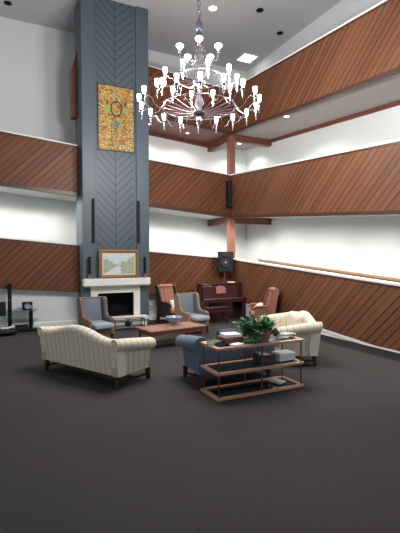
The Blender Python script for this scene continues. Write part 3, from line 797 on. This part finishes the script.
for a, b, c, d in ((-.40,.40,-.14,-.115),(-.40,.40,.115,.14),(-.40,-.375,-.115,.115),(.375,.40,-.115,.115)): box(bm, a, b, c, d, .36, .459)
obj('apron', bm, 'piano', bn)
for sx in (-1, 1):
    for sy in (-1, 1): obj('leg', one(loft, [[(sx*.37-a, sy*.11-a, z), (sx*.37+a, sy*.11-a, z), (sx*.37+a, sy*.11+a, z), (sx*.37-a, sy*.11+a, z)] for z, a in ((0,.018),(.459,.028))]), 'piano', bn)
mb = BM(); 
for s in (-1, 1):
    t = BM(); box(t, 0, .17, -.006, .006, 0, .25)
    bmesh.ops.transform(t, matrix=Matrix.Translation((0,0,0)) @ Matrix.Rotation(radians(-14), 4, 'X') @ Matrix.Rotation(radians(8 if s > 0 else 172), 4, 'Z'), verts=t.verts)
    me = bpy.data.meshes.new('tmp'); t.to_mesh(me); t.free(); mb.from_mesh(me)
sm = obj('sheet_music', mb, 'pinkpaper'); sm.location = (-.80, -.86, .865); tag(sm, 'pinkish open music book propped on the piano desk', 'music book')
cl = BM(); rbox(cl, -.12, .12, -.08, .08, 0, .03, .012, 2); o = obj('folded_cloth', cl, 'linen', None, True); o.location = (-.32, -.63, 1.181); tag(o, 'small folded cream cloth on top of the piano', 'cloth')
# speaker on stand
st = thing('speaker_stand', 'silver pole stand holding the black loudspeaker behind the piano', 'speaker stand', (-.33, -.20, 0))
obj('pole', one(tube, [(0,0,.05),(0,0,1.50)], .022, 12), 'silver', st, True)
obj('base', one(lathe, [(.15,0),(.15,.015),(.05,.03),(.03,.06),(.024,.08)], seg=24), 'blackmetal', st, True)
obj('top_plate', one(box, -.10, .10, -.08, .08, 1.50, 1.512), 'blackmetal', st)
obj('collar', one(lathe, [(.03,.9),(.038,.91),(.038,.97),(.03,.98)], seg=14), 'blackplastic', st, True)
ls = thing('loudspeaker', 'black loudspeaker on a pole above the piano', 'loudspeaker', (-.33, -.20, 1.513), radians(-14))
bm = BM(); prism(bm, [(-.27,-.15),(.27,-.15),(.20,.15),(-.20,.15)], 'z', 0, .69); obj('cabinet', bm, 'blackplastic', ls)
obj('baffle', one(rbox, -.25, .25, -.168, -.149, .02, .67, .01, 2), 'grille', ls)
obj('woofer_ring', one(lambda b: torus(b, (0,-.17,.33), .17, .014, 32, 8, 'y')), 'blackmetal', ls, True)
obj('woofer_cone', one(lathe, [(.165,-.172),(.07,-.160),(.065,-.166),(.005,-.172)], (0,0,.33), 28, 'y'), 'conefabric', ls, True)
obj('dust_cap', one(lathe, [(.045,-.168),(.037,-.178),(.02,-.184),(.003,-.186)], (0,0,.33), 20, 'y'), 'dustcap', ls, True)
obj('horn', one(rbox, -.12, .12, -.178, -.166, .54, .64, .01, 2), 'conefabric', ls)
# corner line speaker
lsp = thing('line_speaker', 'tall slim black speaker hung on the middle parapet at the corner', 'speaker', (-.09, -.021, 3.72))
obj('cabinet', one(rbox, -.085, .085, -.15, 0, 0, .90, .012, 2), 'blackplastic', lsp)
obj('grille', one(box, -.07, .07, -.156, -.149, .03, .87), 'grille', lsp)

# ------------------------------------------------------------------ glass shelf table and what stands on it
CXc, CYc = -3.70, -7.13
co = thing('shelf_table', 'three tier wood rimmed glass shelf table behind the blue loveseat', 'console table', (CXc, CYc, 0))
HX, HY = .775, .28
for z in (.04, .40, .755):
    bm = BM(); e = .07
    q = .022; outer = [(-HX+q,-HY),(HX-q,-HY),(HX,-HY+q),(HX,HY-q),(HX-q,HY),(-HX+q,HY),(-HX,HY-q),(-HX,-HY+q)]
    inner = [(-HX+.05+.03,-HY+e),(HX-.05-.03,-HY+e),(HX-e,-HY+.05+.03),(HX-e,HY-.05-.03),(HX-.05-.03,HY-e),(-HX+.05+.03,HY-e),(-HX+e,HY-.05-.03),(-HX+e,-HY+.05+.03)]
    V = []
    for zz in (z-.03, z): V.append(([bm.verts.new((*p, zz)) for p in outer], [bm.verts.new((*p, zz)) for p in inner]))
    for i in range(8):
        j = (i+1)%8; (o0, i0), (o1, i1) = V
        bm.faces.new((o0[i], o0[j], o1[j], o1[i])); bm.faces.new((i0[j], i0[i], i1[i], i1[j]))
        bm.faces.new((o1[i], o1[j], i1[j], i1[i])); bm.faces.new((o0[j], o0[i], i0[i], i0[j]))
    r = obj('shelf_rim', bm, 'consolewood', co)
    obj('shelf_glass', one(box, -HX+e-.02, HX-e+.02, -HY+e-.015, HY-e+.015, z-.016, z-.006), 'glass', r)
for x in (-HX+.045, .0, HX-.045):
    for y in (-HY+.04, HY-.04):
        p = obj('post', one(tube, [(x,y,.0),(x,y,.724)], .0115, 10), 'bronze', co, True)
        obj('foot', one(lathe, [(.014,0),(.022,.006),(.020,.019),(.012,.0195)], (x,y,0), 12), 'blackmetal', p, True)
TOP = .7555
def book(name, label, cat, loc, rz, sx, sy, sz, cover, group=None, pages='paper'):
    t = thing(name, label, cat, loc, rz, group)
    bm = BM(); box(bm, -sx, sx, -sy, sy, 0, .004); box(bm, -sx, sx, -sy, sy, sz-.004, sz); box(bm, -sx, sx, -sy, -sy+.005, .004, sz-.004)
    obj('cover', bm, cover, t); obj('pages', one(box, -sx+.006, sx-.006, -sy+.005, sy-.006, .004, sz-.004), pages, t)
    return t
book('book', 'dark green book lying at the left end of the shelf table', 'book', (-4.35, -7.10, TOP), radians(22), .10, .085, .045, 'greenbook')
book('book', 'pale thin book lying under the edge of the green book on the shelf table', 'book', (-4.11, -7.32, TOP), radians(15), .09, .06, .022, 'paper')
wb = thing('wooden_box', 'small reddish brown box between the green book and the ivy', 'box', (-4.06, -7.06, TOP), radians(4))
obj('body', one(rbox, -.16, .16, -.12, .12, 0, .062, .005, 1), 'brownbook', wb); obj('lid', one(rbox, -.165, .165, -.125, .125, .0625, .085, .005, 1), 'brownbook', wb)
book('book', 'white covered book on top of the reddish brown box', 'book', (-4.05, -7.05, TOP+.0855), radians(-6), .14, .11, .04, 'paper')
# ivy in basket
iv = thing('ivy_basket', 'bushy green ivy plant in a brown wicker basket on the shelf table', 'potted plant', (-3.58, -7.12, TOP))
bm = BM(); lathe(bm, [(.13,0),(.14,.01),(.165,.13),(.175,.135),(.165,.14),(.15,.12),(.005,.115)], seg=24)
for k in range(4): torus(bm, (0,0,.025+.033*k), .143+.0085*k, .009, 28, 6)
bmesh.ops.scale(bm, vec=(1.25, .85, 1), verts=bm.verts)
bk = obj('basket', bm, 'basket', iv, True)
bm = BM(); tube(bm, [(.20*cos(a), 0, .12+.15*sin(a)) for a in [i*pi/14 for i in range(15)]], .010, 6); obj('handle', bm, 'basket', bk, True)
bl = BM(); bs = BM()
def leaf(p, d, up, s):
    d = d.normalized(); w = d.cross(up)
    if w.length < .05: w = d.cross(Vector((1,0,0)))
    w.normalize(); n = w.cross(d).normalized()
    pts = [(0,0,0),(.35,.42,.05),(.55,.30,.03),(1.0,0,-.10),(.55,-.30,.03),(.35,-.42,.05)]
    V = [bl.verts.new(p + (d*a + w*b + n*c)*s) for a, b, c in pts]
    m_ = bl.verts.new(p + (d*.5 - n*.06)*s)
    for i in range(6): bl.faces.new((V[i], V[(i+1)%6], m_))
rnd = random.Random(3)
for k in range(90):
    a = rnd.uniform(0, 2*pi); el = rnd.uniform(.05, 1.35); L = rnd.uniform(.10, .28)
    droop = rnd.uniform(.2, 1.3)
    if cos(a) < -.3 and sin(a) < .6: L *= 1.2; droop *= 1.3
    elif sin(a) < -.2 and cos(a) < .8: el = max(el, .8); droop *= .5
    P0 = Vector((.10*cos(a), .06*sin(a), .12)); pts = [P0]
    D = Vector((cos(a)*cos(el), .75*sin(a)*cos(el), sin(el)))
    p = P0.copy()
    for q in range(6):
        D = (D + Vector((0,0,-droop*.16))).normalized(); p = p + D*L/6*1.05
        if p.z < .02 and abs(p.x) < .9 and abs(p.y) < .23: p.z = .02
        pts.append(p.copy())
    tube(bs, pts, .003, 4)
    for q in range(1, 7):
        for r in range(2):
            dd = (D + Vector((rnd.uniform(-1,1), rnd.uniform(-1,1), rnd.uniform(-.5,.7)))).normalized()
            leaf(pts[q], dd, Vector((rnd.uniform(-.4,.4), rnd.uniform(-.4,.4), 1)), rnd.uniform(.05, .085))
fo = obj('foliage', bl, 'leaf', iv); obj('stems', bs, 'stem', iv)
mg = thing('mug', 'small white mug right of the ivy basket', 'mug', (-3.30, -7.22, TOP))
obj('cup', one(lathe, [(.03,0),(.034,.004),(.038,.085),(.034,.086),(.03,.012),(.003,.01)], seg=18), 'mug', mg, True)
obj('handle', one(tube, [(.036+.022*sin(a), 0, .045-.026*cos(a)) for a in [i*pi/8 for i in range(9)]], .005, 6), 'mug', mg, True)
for i, (x, y, rz, lab) in enumerate(((-3.13, -7.12, 12, 'loose white papers at the right end of the shelf table'), (-3.05, -7.08, -20, 'crumpled white sheet on top of the loose papers'))):
    bm = BM(); n = 8
    g = [[bm.verts.new((-.15+.3*a/n, -.10+.2*b/n, .004+.008*(1+sin(a*1.3+b)) + (.012 if i else 0))) for b in range(n+1)] for a in range(n+1)]
    for a in range(n):
        for b in range(n): bm.faces.new((g[a][b], g[a+1][b], g[a+1][b+1], g[a][b+1]))
    bmesh.ops.solidify(bm, geom=bm.faces[:], thickness=.003)
    o = obj('paper_sheet', bm, 'paper', None, True); o.location = (x, y, TOP+.001+.022*i); o.rotation_euler = (0,0,radians(rz)); tag(o, lab, 'paper')
MID = .4005
bxx = thing('storage_box', 'pale blue white card box on the middle shelf', 'box', (-3.13, -7.13, MID), radians(4))
obj('tray', one(rbox, -.16, .16, -.11, .11, 0, .09, .006, 1), 'boxwhite', bxx)
obj('lid', one(rbox, -.165, .165, -.115, .115, .0905, .12, .006, 1), 'paper', bxx)
for k in range(3):
    t = book('magazine', ('dark magazine lowest in the pile left of the card box', 'dark magazine in the middle of the pile left of the card box', 'dark magazine topmost in the pile left of the card box')[k], 'magazine', (-3.48+.01*k, -7.10+.008*k, MID+.042*k), radians(5-7*k), .12, .14, .04, 'magazine', 'magazines on the middle shelf', 'magazine')
bm = BM(); rbox(bm, -.09, .09, -.13, .13, 0, .035, .016, 3); o = obj('plastic_bag', bm, 'plasticbag', None, True); o.location = (-3.24, -7.10, .0405); o.rotation_euler = (0,0,.3); tag(o, 'pale plastic packet lying flat on the bottom shelf', 'packet')

# ------------------------------------------------------------------ AV corner on the left
AY = -.10
av = thing('media_stand', 'black media stand with glass shelves by the left wall', 'media stand', (-6.72, AY, 0))
obj('mast', one(rbox, -.29, -.19, -.045, .045, .03, 1.32, .012, 2), 'blackplastic', av)
obj('mast_band', one(box, -.295, -.185, -.05, .05, .86, .885), 'silver', av)
obj('side_post', one(rbox, .24, .34, -.05, .05, .03, .58, .012, 2), 'blackplastic', av)
for z in (.03, .30, .58):
    bm = BM(); prism(bm, [(-.32,-.24),(.40,-.24),(.46,-.12),(.46,.22),(-.32,.22)], 'z', z-.012, z+.012); obj('shelf', bm, 'blackplastic' if z < .2 else 'glass', av)
cb = thing('cube_speaker', 'small black cube speaker on the top shelf of the media stand', 'speaker', (-6.52, AY, .593))
obj('cabinet', one(rbox, -.13, .13, -.11, .11, 0, .20, .012, 2), 'blackplastic', cb)
obj('cone', one(lathe, [(.07,-.111),(.075,-.118),(.04,-.113),(.003,-.116)], (.0,0,.10), 20, 'y'), 'dustcap', cb, True)
obj('badge', one(box, .06, .11, -.114, -.110, .03, .12), 'dustcap', cb)
mo = thing('monitor', 'black flat monitor at the left edge beside the media stand mast', 'monitor', (-7.30, AY-.16, 0))
obj('screen', one(rbox, -.30, .24, -.03, .03, .46, .84, .01, 2), 'blackplastic', mo)
obj('panel', one(box, -.28, .22, -.034, -.029, .48, .82), plain('dark_screen', (.02, .02, .024), .15), mo)
obj('neck', one(box, -.06, .0, .0, .05, .03, .47), 'blackplastic', mo); obj('foot', one(rbox, -.22, .16, -.12, .12, 0, .03, .01, 2), 'blackplastic', mo)
rc = thing('disc_player', 'black disc player box on the lowest shelf of the media stand', 'player', (-6.66, AY+.03, .0425))
obj('case', one(rbox, -.16, .16, -.17, .15, 0, .11, .008, 2), 'blackplastic', rc); obj('front', one(box, -.15, .15, -.176, -.169, .01, .1), 'grille', rc)
bg = BM(); rnd = random.Random(5)
secs = []
for i in range(13):
    u = i/12; r = .03+.13*sin(pi*min(1,max(0,u)))**.6
    secs.append([(-.34+.68*u, r*1.1*cos(a)+.02*sin(5*u+a), max(0.0, .085+ (r*.62)*sin(a)*(1+.12*sin(7*u)))-.0) for a in [2*pi*k/14 for k in range(14)]])
loft(bg, secs); o = obj('bag', bg, 'blackplastic', None, True); o.location = (-7.10, -.62, 0); o.rotation_euler = (0,0,-.1); tag(o, 'slumped black bag on the floor in front of the media stand', 'bag')
bm = BM(); n = 6
g = [[bm.verts.new((-.16+.32*a/n, -.09+.18*b/n, .01*sin(a*1.7+b*.9)+.04*(a/n-.5)**2)) for b in range(n+1)] for a in range(n+1)]
for a in range(n):
    for b in range(n): bm.faces.new((g[a][b], g[a+1][b], g[a+1][b+1], g[a][b+1]))
bmesh.ops.solidify(bm, geom=bm.faces[:], thickness=.004)
o = obj('paper_sheet', bm, 'paper', None, True); o.location = (-7.02, -.62, .20); o.rotation_euler = (.1,-.1,.1); tag(o, 'white sheet lying on the slumped black bag', 'paper')
bm = BM(); tube(bm, [(-6.75+.03*i, -.62-.10*sin(i*.9)-.01*i, .008) for i in range(18)], .007, 5)
tag(obj('cable', bm, 'blackplastic', None, True), 'thin black cable on the carpet beside the black bag', 'cable')

# ------------------------------------------------------------------ camera, world
cam = bpy.data.cameras.new('camera'); co_ = bpy.data.objects.new('camera', cam); C.objects.link(co_); S.camera = co_
F = 414.72; cam.sensor_fit = 'VERTICAL'; cam.sensor_height = 36; cam.lens = F/533*36
YAW, PITCH, ROLL = .4507, .0246, .002
uL = Vector((cos(YAW), sin(YAW))); 
# right and forward directions of the view in world axes
right = Vector((cos(YAW), -sin(YAW), 0)); fwd0 = Vector((sin(YAW), cos(YAW), 0)); up0 = Vector((0,0,1))
fwd = fwd0*cos(PITCH)-up0*sin(PITCH); up = fwd0*sin(PITCH)+up0*cos(PITCH)
r2 = right*cos(ROLL)-up*sin(ROLL); u2 = right*sin(ROLL)+up*cos(ROLL)
mw = Matrix(((r2.x, u2.x, -fwd.x, -7.19985), (r2.y, u2.y, -fwd.y, -12.49097), (r2.z, u2.z, -fwd.z, 2.05), (0,0,0,1)))
co_.matrix_world = mw
cam.clip_end = 200
W = bpy.data.worlds.new('world'); S.world = W; W.use_nodes = True
W.node_tree.nodes['Background'].inputs[0].default_value = (.90, .95, 1.0, 1); W.node_tree.nodes['Background'].inputs[1].default_value = .72
S.view_settings.view_transform = 'Standard'; S.view_settings.look = 'None'; S.view_settings.gamma = 1; S.view_settings.use_curve_mapping = False
S.view_settings.exposure = 0.35
try:
    S.cycles.use_denoising = True; S.cycles.max_bounces = 6; S.cycles.sample_clamp_indirect = 6
except Exception: pass
